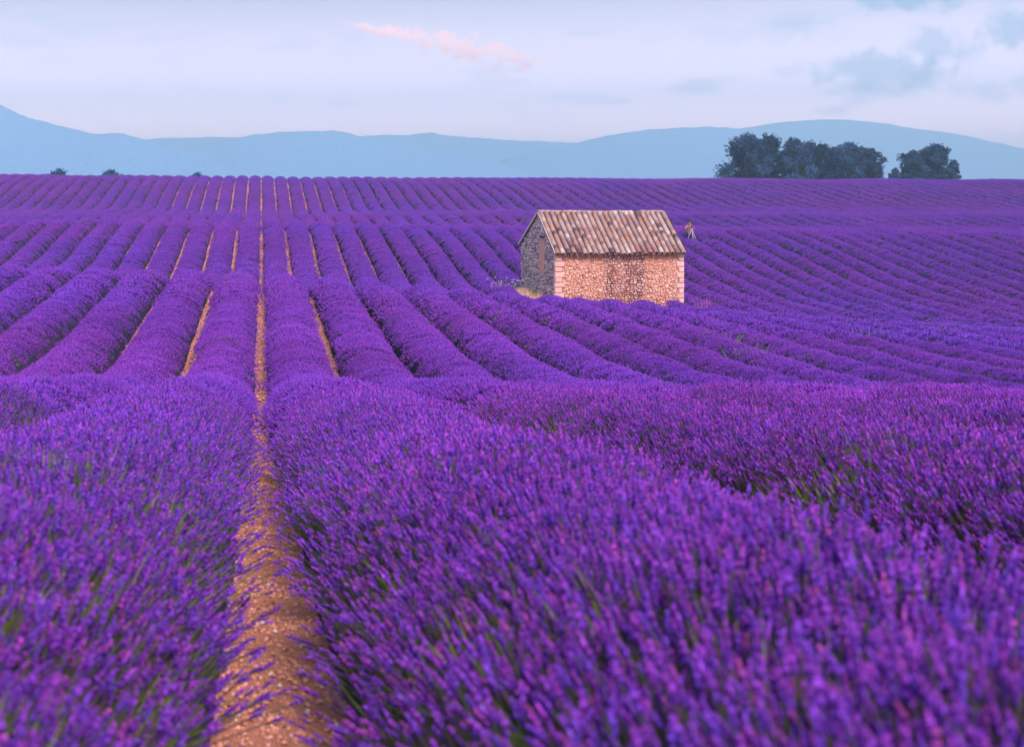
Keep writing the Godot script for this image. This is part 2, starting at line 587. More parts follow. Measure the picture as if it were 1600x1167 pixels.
func lavender_row(i: int, meshes: Array, fm: Material, cm: Material) -> void:
	var xc := (i + 0.5) * ROW
	var rr := row_range(xc)
	if rr.x > FIELD_END - 6.0: return
	var side := "right" if i >= 0 else "left"
	var k := i + 1 if i >= 0 else -i
	var row := thing("lavender_row", at_ground(xc, maxf(rr.x, 0.0)))
	tag(row, "purple lavender row, %s row to the %s of the bare orange path" % [ordinal(k), side], "lavender row", "parallel rows of the lavender field")
	var org := row.position
	# the leafy mound under the flowers
	var st := begin()
	st.set_smooth_group(0)
	var d := rr.x
	var prev := []
	var n := 9
	while d < rr.y + 0.5:
		var wob := 0.05 * nz2.get_noise_2d(i * 7.0, d * 0.3) + 0.05 * (1.0 - smooth(7.0, 14.0, d))
		var s := row_size(i, xc, d) * planted(xc, d)
		var cur := []
		if s.y > 0.2:
			for q in n:
				var a := lerpf(-1.55, 1.55, float(q) / (n - 1))
				var in_ := lerpf(0.74, 0.86, smooth(11.0, 17.0, d))
				var e := arc(a, s.x * in_, s.y * in_ * 0.975)
				var x := xc + wob + e.x
				cur.append(at_ground(x, d, e.y - 0.04) - org)
		if prev.size() and cur.size():
			for q in n - 1:
				quad(st, prev[q], prev[q + 1], cur[q + 1], cur[q])
		prev = cur
		d += 0.2 if d < 14.0 else (0.45 if d < 60.0 else 1.0)
	put("foliage", done(st), cm, row)
	# the flowers
	for c in CLASS.size():
		var from := maxf(rr.x, CLASS[c][0])
		var to := minf(rr.y, CLASS[c][1])
		if to <= from: continue
		var count := int((to - from) * float(CLASS[c][2]))
		var lots := [[], [], [], []]
		for q in count:
			var dd := rnd(from, to)
			# soften the change of class
			if c > 0 and dd < from + 0.12 * from and rng.randf() < 0.0: continue
			var pl := planted(xc, dd)
			if pl < 0.4: continue
			var s := row_size(i, xc, dd) * pl
			var a := asin(rnd(-1.0, 1.0)) * 0.55 + rnd(-1.5, 1.5) * 0.45
			if dd < 16.0: a *= 0.91
			if rng.randf() < (0.05 if dd < 14.0 else 0.5) * smooth(0.7, 1.35, absf(a)): continue      # the sides flower less than the top
			var in_ := lerpf(0.74, 0.86, smooth(11.0, 17.0, dd))
			var e := arc(a, s.x * in_, s.y * in_ * 0.975)
			var wob := 0.05 * nz2.get_noise_2d(i * 7.0, dd * 0.3) + 0.05 * (1.0 - smooth(7.0, 14.0, dd))
			var x := xc + wob + e.x
			# thin places across the row show the leaves
			var bare := nz2.get_noise_2d(i * 17.3 + 100.0 + e.x * 0.25, dd * 0.75)
			var kind := rng.randi() % 3
			var leafy := 0.08 + 0.5 * smooth(0.2, 0.6, bare) if dd < 14.0 else 0.42 * smooth(0.47, 0.68, bare)
			if rng.randf() < leafy: kind = 3
			var p := at_ground(x, dd, e.y - 0.05)
			var w := Vector3(sin(a) * 0.95, cos(a) * 0.85 + (0.42 if dd < 16.0 else 0.28), 0.0)
			w += Vector3(rnd(-0.3, 0.3), rnd(-0.1, 0.3), rnd(-0.3, 0.3)) * (1.0 if dd < 45.0 else 0.6)
			w = w.normalized()
			var u := w.cross(Vector3(rnd(-1, 1), 0.1, rnd(-1, 1))).normalized()
			var b := Basis(u, w, u.cross(w)) * Basis.from_scale(Vector3.ONE * rnd(0.82, 1.15))
			var tone := 1.0 + (0.26 if dd < 40.0 else 0.14) * nz3.get_noise_2d(x * 1.3, dd * 0.9) + rnd(-0.12, 0.12) * (1.0 if dd < 14.0 else 0.5)
			var hue := 0.5 + 0.9 * nz3.get_noise_2d(x * 0.5 + 300.0, dd * 0.35) + rnd(-0.3, 0.3)
			var col := Color(0.88, 1.0, 1.05).lerp(Color(1.24 if dd < 24.0 else 1.14, 0.97, 0.95), clampf(hue, 0.0, 1.0)) * tone * 0.93
			col.a = 1.0
			if kind == 3: col = Color(1.1, 1.0, 0.8) * rnd(0.7, 1.2) * (1.5 if dd < 6.0 else 1.0)
			col.a = 1.0
			lots[kind].append([Transform3D(b, p - org), col])
		for v in 4:
			if lots[v].is_empty(): continue
			var mm := MultiMesh.new()
			mm.transform_format = MultiMesh.TRANSFORM_3D
			mm.use_colors = true
			mm.mesh = meshes[v][c]
			mm.instance_count = lots[v].size()
			for q in lots[v].size():
				mm.set_instance_transform(q, lots[v][q][0])
				mm.set_instance_color(q, lots[v][q][1])
			var o := MultiMeshInstance3D.new()
			var nm := "flower_spikes"
			var kk := 0
			while row.has_node(NodePath(nm)):
				kk += 1
				nm = "flower_spikes_%03d" % kk
			o.name = nm
			o.multimesh = mm
			o.material_override = fm
			o.set_meta("kind", "stuff")
			row.add_child(o, true)

func pebble_mesh() -> ArrayMesh:
	var st := begin()
	var pts := []
	for k in 6:
		var a := TAU * k / 6.0
		pts.append(Vector3(cos(a) * rnd(0.75, 1.2), rnd(-0.15, 0.15), sin(a) * rnd(0.6, 1.0)))
	var top := Vector3(rnd(-0.2, 0.2), rnd(0.65, 0.95), rnd(-0.2, 0.2))
	for k in 6:
		tri(st, pts[(k + 1) % 6], pts[k], top)
		tri(st, pts[k], pts[(k + 1) % 6], Vector3(0, -0.5, 0))
	return done(st)

func gravel() -> void:
	var holder := thing("gravel", at_ground(0, 8))
	tag(holder, "loose reddish pebbles and clods on the bare earth path", "gravel", "", "stuff")
	var gm := vmat(1.0, 0.05)
	for v in 4:
		var lot := []
		for q in 5200:
			var d := 3.0 + 26.0 * pow(rng.randf(), 1.6) if rng.randf() < 0.8 else rnd(30.0, 64.0)
			var gap := 0 if d < 29.0 else rng.randi_range(-4, 4)
			var x := gap * ROW + rnd(-0.34, 0.34)
			var s := 0.004 + 0.011 * pow(rng.randf(), 3.0)
			if d > 29.0: s = rnd(0.02, 0.05)
			var b := Basis.from_euler(Vector3(rnd(-0.4, 0.4), rnd(0, TAU), rnd(-0.4, 0.4))) * Basis.from_scale(Vector3.ONE * s)
			var f := rng.randf()
			var c := Color(0.48, 0.225, 0.15).lerp(Color(0.62, 0.33, 0.24), rng.randf())
			if f > 0.93: c = Color(0.60, 0.48, 0.45)
			elif f < 0.10: c = Color(0.24, 0.11, 0.075)
			lot.append([Transform3D(b, at_soil(x, d, 0.3 * s) - holder.position), c])
		var mm := MultiMesh.new()
		mm.transform_format = MultiMesh.TRANSFORM_3D
		mm.use_colors = true
		mm.mesh = pebble_mesh()
		mm.instance_count = lot.size()
		for q in lot.size():
			mm.set_instance_transform(q, lot[q][0])
			mm.set_instance_color(q, lot[q][1])
		var o := MultiMeshInstance3D.new()
		o.name = "pebbles" if v == 0 else "pebbles_%03d" % v
		o.multimesh = mm
		o.material_override = gm
		o.set_meta("kind", "stuff")
		holder.add_child(o, true)

# ---------------------------------------------------------------- cottage
# a rough stone of unit size: width x, height y, standing out along z
func stone_shape() -> ArrayMesh:
	var st := begin()
	var back := []
	var mid := []
	var front := []
	for k in 4:
		var sx := -0.5 if k == 0 or k == 3 else 0.5
		var sy := -0.5 if k < 2 else 0.5
		back.append(Vector3(sx, sy, -0.5))
		mid.append(Vector3(sx * rnd(0.88, 1.0), sy * rnd(0.86, 1.0), rnd(0.05, 0.25)))
		front.append(Vector3(sx * rnd(0.62, 0.8), sy * rnd(0.58, 0.78), rnd(0.38, 0.5)))
	for k in 4:
		var l := (k + 1) % 4
		quad(st, back[k], back[l], mid[l], mid[k])
		quad(st, mid[k], mid[l], front[l], front[k])
	quad(st, front[0], front[1], front[2], front[3])
	return done(st)

func add_stone(st: SurfaceTool, m: ArrayMesh, t: Transform3D, c: Color) -> void:
	var a := m.surface_get_arrays(0)
	var p: PackedVector3Array = a[Mesh.ARRAY_VERTEX]
	st.set_color(c)
	for v in p: st.add_vertex(t * v)

const EAVE := 3.97
const RIDGE := 6.04
const BACK_EAVE := 4.29
const RIDGE_Z := -2.55

func gable_top(z: float) -> float:
	if z > RIDGE_Z: return lerpf(EAVE, RIDGE, z / RIDGE_Z)
	return lerpf(RIDGE, BACK_EAVE, (z - RIDGE_Z) / (-CDEP - RIDGE_Z))

func wall_stain(u: float, v: float, n: FastNoiseLite) -> float:       # dark wet streaks down the middle of the front
	var s := 0.0
	for w in [[3.15, 0.32, 1.35], [3.75, 0.30, 0.7], [4.25, 0.42, 1.4], [4.78, 0.36, 1.25]]:
		var q: float = (u - w[0] + 0.22 * n.get_noise_2d(u * 40.0, v * 30.0)) / w[1]
		s = maxf(s, float(w[2]) * exp(-q * q))
	return clampf(s * (0.75 + 0.6 * n.get_noise_2d(u * 120.0, v * 45.0)), 0.0, 1.0)

func front_texture(n: FastNoiseLite) -> ImageTexture:
	var img := Image.create(512, 256, false, Image.FORMAT_RGB8)
	for y in 256:
		for x in 512:
			var u := x / 511.0 * CLEN
			var v := (1.0 - y / 255.0) * EAVE
			var c := Color(0.40, 0.19, 0.115).lerp(Color(0.47, 0.26, 0.19), 0.5 + n.get_noise_2d(u * 70.0, v * 70.0))
			c = c.lerp(Color(0.50, 0.21, 0.11), 0.7 * smooth(EAVE - 0.9, EAVE - 0.1, v) * clampf(0.7 + n.get_noise_2d(u * 25.0, v * 40.0), 0.0, 1.0))
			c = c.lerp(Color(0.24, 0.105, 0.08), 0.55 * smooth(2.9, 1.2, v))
			c = c.lerp(Color(0.13, 0.05, 0.045), 0.95 * wall_stain(u, v, n))
			img.set_pixel(x, y, c.linear_to_srgb())
	return ImageTexture.create_from_image(img)

func cottage() -> void:
	var a := deg_to_rad(CTURN)
	var house := thing("stone_cottage", Vector3(CX, EYE + CBASE, -CD), a)
	tag(house, "small windowless stone cottage with clay tile roof amid the lavender", "cottage")
	var n := FastNoiseLite.new()
	n.seed = 19; n.frequency = 0.02; n.fractal_octaves = 3
	# the walls: mortar body
	var front_m := mat(Color.WHITE, 0.95, 0.2)
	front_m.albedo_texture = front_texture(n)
	var st := begin()
	st.set_smooth_group(-1)
	for t in [[Vector3(0, 0, 0), Vector2(0, 1)], [Vector3(CLEN, EAVE, 0), Vector2(1, 0)], [Vector3(CLEN, 0, 0), Vector2(1, 1)], [Vector3(0, 0, 0), Vector2(0, 1)], [Vector3(0, EAVE, 0), Vector2(0, 0)], [Vector3(CLEN, EAVE, 0), Vector2(1, 0)]]:
		st.set_uv(t[1])
		st.add_vertex(t[0])
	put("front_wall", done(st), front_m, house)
	st = begin()
	var z0 := 0.0
	for z in [RIDGE_Z, -CDEP]:
		for x in [0.0, CLEN]:
			var p0 := Vector3(x, 0, z0)
			var p1 := Vector3(x, 0, z)
			var q0 := Vector3(x, gable_top(z0), z0)
			var q1 := Vector3(x, gable_top(z), z)
			if x == 0.0: quad(st, p1, p0, q0, q1)
			else: quad(st, p0, p1, q1, q0)
		z0 = z
	quad(st, Vector3(CLEN, 0, -CDEP), Vector3(0, 0, -CDEP), Vector3(0, BACK_EAVE, -CDEP), Vector3(CLEN, BACK_EAVE, -CDEP))
	var mortar := mat(Color.WHITE, 0.95, 0.2)
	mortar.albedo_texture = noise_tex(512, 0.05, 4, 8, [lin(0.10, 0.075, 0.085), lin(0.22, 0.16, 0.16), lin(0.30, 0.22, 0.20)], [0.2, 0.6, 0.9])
	mortar.uv1_triplanar = true
	mortar.uv1_scale = Vector3(0.5, 0.5, 0.5)
	put("gable_wall", done(st), mortar, house)
	# stones of the front
	var shapes := []
	for k in 8: shapes.append(stone_shape())
	var pale := [Color(0.78, 0.55, 0.48), Color(0.74, 0.50, 0.42), Color(0.82, 0.64, 0.58), Color(0.70, 0.45, 0.36), Color(0.74, 0.44, 0.31), Color(0.64, 0.36, 0.26), Color(0.58, 0.38, 0.34), Color(0.76, 0.60, 0.58), Color(0.62, 0.48, 0.50), Color(0.48, 0.28, 0.24)]
	var stone_mats := []
	for q in pale.size(): pale[q] = Color(pale[q].r * 0.93, pale[q].g * 0.83, pale[q].b * 0.77)
	for c in pale: stone_mats.append(mat(c.linear_to_srgb(), 0.9, 0.25))
	var stones := []
	var y := 0.15
	while y < EAVE - 0.12:
		var h := rnd(0.09, 0.145)
		var odd := int(y / 0.27) % 2
		var x := 0.50 if odd else 0.38
		var x_end := CLEN - (0.40 if odd else 0.30)
		while x < x_end - 0.08:
			var w := minf(rnd(0.11, 0.28), x_end - x)
			var stain := wall_stain(x + w * 0.5, y, n)
			var plaster := smooth(EAVE - 1.1, EAVE - 0.15, y) * (1.0 - stain)
			if rng.randf() > plaster * 0.55:
				var pick := rng.randi() % 5
				if plaster > 0.3: pick = [0, 1, 3, 4, 4, 5][rng.randi() % 6]
				if stain > 0.35: pick = [7, 2, 6, 8, 8, 9, 9][rng.randi() % 7]
				elif rng.randf() < 0.13: pick = [5, 6, 9][rng.randi() % 3]
				var gap := rnd(0.018, 0.034) + 0.028 * stain
				var out := rnd(0.03, 0.075) * (1.0 - 0.55 * plaster)
				var t := Transform3D(Basis.from_euler(Vector3(0, 0, rnd(-0.13, 0.13))) * Basis.from_scale(Vector3(w - gap, (h - gap * 0.8) * rnd(0.78, 1.08), out * 2.0)), Vector3(x + w * 0.5, y + h * 0.5 + rnd(-0.03, 0.03) + 0.05 * sin(x * 1.7 + y), 0.0))
				stones.append([w * h, t, pick])
			x += w
		y += h
	stones.sort_custom(func(p, q): return p[0] > q[0])
	st = begin()
	for k in stones.size():
		var s = stones[k]
		if k < 290: put_piece("stone", shapes[k % 8], stone_mats[s[2]], house, s[1])
		else: add_stone(st, shapes[k % 8], s[1], pale[s[2]])
	tag(put("small_stones", done(st), vmat(0.9, 0.25), house), "", "", "", "stuff")
	# corner stones
	for side in 2:
		y = 0.0
		var k := 0
		while y < EAVE - 0.1:
			var h := minf(rnd(0.25, 0.32), EAVE - 0.02 - y)
			var w := (0.52 if k % 2 else 0.40) if side == 0 else (0.42 if k % 2 else 0.30)
			var cx := w * 0.5 - 0.035 if side == 0 else CLEN - w * 0.5 + 0.035
			var c := Color(0.68, 0.44, 0.38) * rnd(0.88, 1.06)
			var m := mat(Color(c.r, c.g, c.b).linear_to_srgb(), 0.9, 0.25)
			put_piece("corner_stone", shapes[k % 8], m, house, Transform3D(Basis.from_scale(Vector3(w * 1.12, h * 1.0, 0.16)), Vector3(cx, y + h * 0.5, 0.0)))
			y += h
			k += 1
	# stones of the gables, rubble
	for side in 2:
		st = begin()
		y = 0.1
		while y < RIDGE - 0.15:
			var h := rnd(0.10, 0.16)
			var z := -0.02
			while z > -CDEP + 0.1:
				var w := rnd(0.13, 0.30)
				var zc := z - w * 0.5
				var ok := y + h < gable_top(zc) - 0.06
				if side == 0 and zc < -1.55 and zc > -2.55 and y > 2.68 and y < 4.72: ok = false
				if ok:
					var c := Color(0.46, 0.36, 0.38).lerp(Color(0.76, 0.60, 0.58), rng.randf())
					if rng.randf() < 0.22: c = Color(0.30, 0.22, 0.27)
					var gap := rnd(0.016, 0.034)
					var turn := Basis.from_euler(Vector3(0, -PI / 2 if side == 0 else PI / 2, 0)) * Basis.from_euler(Vector3(0, 0, rnd(-0.2, 0.2)))
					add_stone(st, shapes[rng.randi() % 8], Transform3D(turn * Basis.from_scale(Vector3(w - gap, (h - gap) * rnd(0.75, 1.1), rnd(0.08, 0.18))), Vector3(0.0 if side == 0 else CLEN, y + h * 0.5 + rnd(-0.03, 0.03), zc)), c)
				z -= w
			y += h
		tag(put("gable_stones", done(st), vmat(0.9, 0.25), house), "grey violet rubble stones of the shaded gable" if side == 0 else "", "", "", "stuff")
	# the walled-up opening in the left gable
	st = begin()
	box(st, Vector3(-0.03, 2.72, -2.48), Vector3(0.05, 4.55, -1.62))
	var om := mat(Color.WHITE, 0.95, 0.2)
	om.albedo_texture = noise_tex(256, 0.05, 4, 61, [lin(0.48, 0.25, 0.18), lin(0.66, 0.39, 0.31)], [0.2, 0.8])
	om.uv1_triplanar = true
	tag(put("blocked_opening", done(st), om, house), "tall narrow opening filled with orange plaster")
	st = begin()
	box(st, Vector3(-0.05, 4.56, -2.52), Vector3(0.05, 4.66, -1.56))
	put("lintel", done(st), mat(lin(0.34, 0.27, 0.30)), house)
	st = begin()
	box(st, Vector3(-0.012, 4.70, -2.32), Vector3(0.05, 4.86, -1.72))
	put("vent_slot", done(st), mat(lin(0.02, 0.018, 0.025)), house)
	st = begin()
	box(st, Vector3(-0.07, 5.0, -2.06), Vector3(0.04, 5.42, -1.88))
	put("pale_slab", done(st), mat(lin(0.62, 0.64, 0.70)), house)
	cottage_roof(house, n)

# a curved clay tile of unit size lying along z (upper end at -0.5), arch upwards; radius given per end
func tile_shape(r_low: float, r_high: float, thick: float, flip: bool) -> ArrayMesh:
	var st := begin()
	st.set_smooth_group(-1)
	var seg := 7
	var ends := []
	for e in 2:
		var r := r_low if e == 0 else r_high
		var z := 0.5 if e == 0 else -0.5
		var outer := []
		var inner := []
		for k in seg + 1:
			var a := PI * k / seg
			var s := -1.0 if flip else 1.0
			outer.append(Vector3(cos(a) * r, sin(a) * r * s * 0.92, z))
			inner.append(Vector3(cos(a) * (r - thick), sin(a) * (r - thick) * s * 0.92, z))
		ends.append([outer, inner])
	for k in seg:
		var o: Array = ends[0][0]
		var p: Array = ends[1][0]
		var i: Array = ends[0][1]
		var j: Array = ends[1][1]
		if flip:
			quad(st, o[k + 1], o[k], p[k], p[k + 1])
			quad(st, i[k], i[k + 1], j[k + 1], j[k])
			quad(st, o[k], o[k + 1], i[k + 1], i[k])
		else:
			quad(st, o[k], o[k + 1], p[k + 1], p[k])
			quad(st, i[k + 1], i[k], j[k], j[k + 1])
			quad(st, o[k + 1], o[k], i[k], i[k + 1])
	return done(st)

func cottage_roof(house: Node3D, n: FastNoiseLite) -> void:
	var over := 0.20
	var pitch := atan2(RIDGE - EAVE, -RIDGE_Z)
	var slope := Vector3(0, sin(pitch), -cos(pitch))          # up the front slope
	var up := Vector3(0, cos(pitch), sin(pitch))
	var low := Vector3(0, EAVE, 0) - slope * over
	var run := (RIDGE - EAVE) / sin(pitch) + over
	var bpitch := atan2(RIDGE - BACK_EAVE, CDEP + RIDGE_Z)
	var bslope := Vector3(0, sin(bpitch), cos(bpitch))
	var bup := Vector3(0, cos(bpitch), -sin(bpitch))
	var blow := Vector3(0, BACK_EAVE, -CDEP) - bslope * over
	var brun := (RIDGE - BACK_EAVE) / sin(bpitch) + over
	var x0 := -0.12
	var x1 := CLEN + 0.06
	# the roof body: two sloping boards of thickness 0.1
	var st := begin()
	for part in [[low, slope, up, run], [blow, bslope, bup, brun]]:
		var p: Vector3 = part[0]
		var q: Vector3 = part[0] + part[1] * part[3]
		var t: Vector3 = part[2] * 0.06
		var a := [Vector3(x0, 0, 0) + p, Vector3(x1, 0, 0) + p, Vector3(x1, 0, 0) + q, Vector3(x0, 0, 0) + q]
		if part[1] == bslope: a = [a[1], a[0], a[3], a[2]]
		quad(st, a[0] + t, a[1] + t, a[2] + t, a[3] + t)
		quad(st, a[1], a[0], a[3], a[2])
		for k in 4:
			quad(st, a[k], a[(k + 1) % 4], a[(k + 1) % 4] + t, a[k] + t)
	var roof := put("roof", done(st), mat(lin(0.16, 0.11, 0.12)), house)
	var cols := [Color(0.38, 0.26, 0.25), Color(0.44, 0.33, 0.32), Color(0.32, 0.20, 0.19), Color(0.40, 0.245, 0.20), Color(0.48, 0.39, 0.39), Color(0.24, 0.15, 0.165), Color(0.35, 0.185, 0.155), Color(0.30, 0.235, 0.275), Color(0.56, 0.48, 0.49), Color(0.13, 0.09, 0.12)]
	var weights := [0, 0, 1, 1, 0, 2, 3, 4, 1, 7, 5, 7, 0, 1, 6, 8, 2, 4, 9, 3]
	var mats := []
	for q in cols.size(): cols[q] = Color(cols[q].r * 0.80, cols[q].g * 0.78, cols[q].b * 0.69)
	for c in cols:
		var m := mat(Color.WHITE, 0.9, 0.25)
		m.albedo_texture = noise_tex(64, 0.06, 3, 70 + mats.size(), [Color(c.r * 0.72, c.g * 0.72, c.b * 0.76).linear_to_srgb(), Color(c.r * 1.12, c.g * 1.14, c.b * 1.16).linear_to_srgb()], [0.2, 0.8])
		m.uv1_triplanar = true
		m.uv1_scale = Vector3(2.0, 2.0, 2.0)
		mats.append(m)
	var columns := 24
	var courses := 12
	var step := (x1 - x0) / columns
	var stp := run / courses
	var cover := tile_shape(0.136, 0.120, 0.018, false)
	var gutter := tile_shape(0.115, 0.100, 0.018, true)
	var base_f := Basis(Vector3.RIGHT, up, -slope)
	var base_b := Basis(Vector3.LEFT, bup, -bslope)
	for c in columns:
		var sway := rnd(-0.02, 0.02)
		var sag := -0.035 * sin(PI * c / columns) + rnd(-0.012, 0.012)
		var slip := rnd(-0.04, 0.04)
		for r in courses:
			var x := x0 + (c + 0.5) * step + sway + rnd(-0.008, 0.008)
			var p := low + slope * (stp * (r + 0.5) - 0.03 + slip + rnd(-0.035, 0.035)) + up * (0.125 + sag + rnd(-0.008, 0.010)) + Vector3(x, 0, 0)
			var b := base_f * Basis.from_euler(Vector3(0.12 + rnd(-0.03, 0.03), rnd(-0.06, 0.06), rnd(-0.03, 0.03))) * Basis.from_scale(Vector3(1, 1, stp * 1.28))
			put_piece("roof_tile", cover, mats[weights[rng.randi() % weights.size()]], roof, Transform3D(b, p))
	st = begin()
	for c in columns + 1:
		for r in courses:
			var x := clampf(x0 + c * step, x0 + 0.06, x1 - 0.06)
			var p := low + slope * (stp * (r + 0.5) - 0.05) + up * 0.135 + Vector3(x, 0, 0)
			var b := base_f * Basis.from_euler(Vector3(0.06, rnd(-0.03, 0.03), 0)) * Basis.from_scale(Vector3(1.15, 1, stp * 1.28))
			var cc: Color = [Color(0.20, 0.12, 0.11), Color(0.26, 0.16, 0.14), Color(0.15, 0.095, 0.10)][rng.randi() % 3]
			add_stone(st, gutter, Transform3D(b, p), cc)
	for c in columns:
		for r in courses:
			var p := blow + bslope * (brun / courses * (r + 0.5) - 0.03) + bup * 0.115 + Vector3(x0 + (c + 0.5) * step, 0, 0)
			var b := base_b * Basis.from_euler(Vector3(0.075, rnd(-0.05, 0.05), 0)) * Basis.from_scale(Vector3(1.2, 1, brun / courses * 1.28))
			add_stone(st, cover, Transform3D(b, p), cols[weights[rng.randi() % weights.size()]])
	tag(put("channel_tiles", done(st), vmat(0.9, 0.25), roof), "", "", "", "stuff")
	# ridge
	var ridge_shape := tile_shape(0.125, 0.115, 0.02, false)
	var x := x0 + 0.05
	var k := 0
	while x < x1 - 0.3:
		var l := 0.62
		var b := Basis(Vector3(0, 0, 1), Vector3.UP, Vector3.LEFT) * Basis.from_euler(Vector3(rnd(-0.02, 0.02), 0, 0)) * Basis.from_scale(Vector3(1, 1, l * 1.04))
		put_piece("ridge_tile", ridge_shape, mats[[4, 1, 1, 8, 0][k % 5]], roof, Transform3D(b, Vector3(x + l * 0.5, RIDGE + 0.09 + rnd(-0.022, 0.022) - (0.05 if k == 9 else 0.0) - 0.035 * sin(PI * k / 12.0), RIDGE_Z)))
		x += l
		k += 1
	# mortar along the verges
	for s in 2:
		st = begin()
		for part in [[low, slope, up, run], [blow, bslope, bup, brun]]:
			var steps := 14
			for e in steps:
				var p: Vector3 = part[0] + part[1] * (part[3] * e / steps) + Vector3(x0 - 0.012 if s == 0 else x1 - 0.05, 0, 0)
				var q: Vector3 = part[0] + part[1] * (part[3] * (e + 1) / steps) + Vector3(x0 - 0.012 if s == 0 else x1 - 0.05, 0, 0)
				var t: Vector3 = part[2]
				var w := Vector3(0.062, 0, 0)
				var hi := 0.125 + rnd(-0.012, 0.012)
				var lo := -0.012
				quad(st, q + t * lo, p + t * lo, p + t * hi, q + t * hi)
				quad(st, p + w + t * lo, q + w + t * lo, q + w + t * hi, p + w + t * hi)
				quad(st, p + t * hi, p + w + t * hi, q + w + t * hi, q + t * hi)
				quad(st, p + t * lo, p + w + t * lo, p + w + t * hi, p + t * hi)
		put("verge_mortar", done(st), mat(lin(0.46, 0.40, 0.42)), house)

# ---------------------------------------------------------------- trees
func leaf_clump() -> ArrayMesh:
	var st := begin()
	for k in 9:
		var c := Vector3(rnd(-1, 1), rnd(-0.8, 0.8), rnd(-1, 1)) * 0.5
		var u := Vector3(rnd(-1, 1), rnd(-1, 1), rnd(-1, 1)).normalized()
		var v := u.cross(Vector3(rnd(-1, 1), rnd(-1, 1), rnd(-1, 1))).normalized()
		var s := rnd(0.25, 0.5)
		var f := rnd(0.7, 1.3)
		st.set_color(Color(f, f, f))
		tri(st, c - u * s, c + v * s * 0.5, c + u * s)
		tri(st, c - u * s, c + u * s, c - v * s * 0.45)
	return done(st)

func tree(called: String, label: String, at: Vector3, wide: float, tall: float, leaf: Mesh, lm: Material, bark: Material, seed_: int, tint: Color, group: String, low := 0.12, shape := 0.0) -> void:
	rng.seed = seed_
	var t := thing(called, at)
	tag(t, label, "tree" if tall > 4.0 else "bush", group)
	var st := begin()
	var fork := tall * rnd(0.2, 0.3)
	tube(st, Vector3(0, -0.5, 0), Vector3(rnd(-0.1, 0.1), fork, 0), tall * 0.035, tall * 0.026, 7)
	var lobes := []
	var count := 46 if tall > 4.0 else 9
	for k in count:
		var a := TAU * k * 0.381966 + rnd(-0.4, 0.4)
		var f := (k + rng.randf()) / count
		var y := tall * lerpf(low + 0.05, 0.93, f)
		var env := pow(maxf(1.0 - pow(absf(lerpf(-0.75, 1.0, f)), 2.6), 0.0), 0.45) * rnd(0.65, 1.15)
		var rad := wide * 0.5 * env * sqrt(rnd(0.1, 1.0))
		var c := Vector3(cos(a) * rad * 0.85, y, sin(a) * rad * 0.85)
		var s := wide * rnd(0.065, 0.13)
		lobes.append([c, s])
		var mid := Vector3(c.x * 0.35, lerpf(fork, c.y, 0.45), c.z * 0.35)
		tube(st, Vector3(0, fork * rnd(0.7, 1.0), 0), mid, tall * 0.014, tall * 0.010, 5)
		tube(st, mid, c, tall * 0.010, tall * 0.004, 5)
	put("trunk", done(st), bark, t)
	var lot := []
	for l in lobes:
		var m := int(260 * l[1] * l[1]) + 50
		var tone := rnd(0.55, 1.5)
		for q in m:
			var dir := Vector3(rnd(-1, 1), rnd(-1, 1), rnd(-1, 1)).normalized()
			var r: float = l[1] * pow(rng.randf(), 0.6) * (1.3 + 1.2 * nz2.get_noise_3dv(dir * 2.0 + l[0] * 3.0))
			var p: Vector3 = l[0] + dir * r * Vector3(1.1, 0.85, 1.1)
			if p.y < tall * low * rnd(0.6, 1.2): continue
			var b := Basis.from_euler(Vector3(rnd(0, TAU), rnd(0, TAU), rnd(0, TAU))) * Basis.from_scale(Vector3.ONE * rnd(0.18, 0.36))
			var k2 := tone * rnd(0.6, 1.5)
			lot.append([Transform3D(b, p), Color(tint.r * k2, tint.g * k2, tint.b * k2)])
	var mm := MultiMesh.new()
	mm.transform_format = MultiMesh.TRANSFORM_3D
	mm.use_colors = true
	mm.mesh = leaf
	mm.instance_count = lot.size()
	for q in lot.size():
		mm.set_instance_transform(q, lot[q][0])
		mm.set_instance_color(q, lot[q][1])
	var o := MultiMeshInstance3D.new()
	o.name = "crown"
	o.multimesh = mm
	o.material_override = lm
	o.set_meta("kind", "stuff")
	t.add_child(o, true)

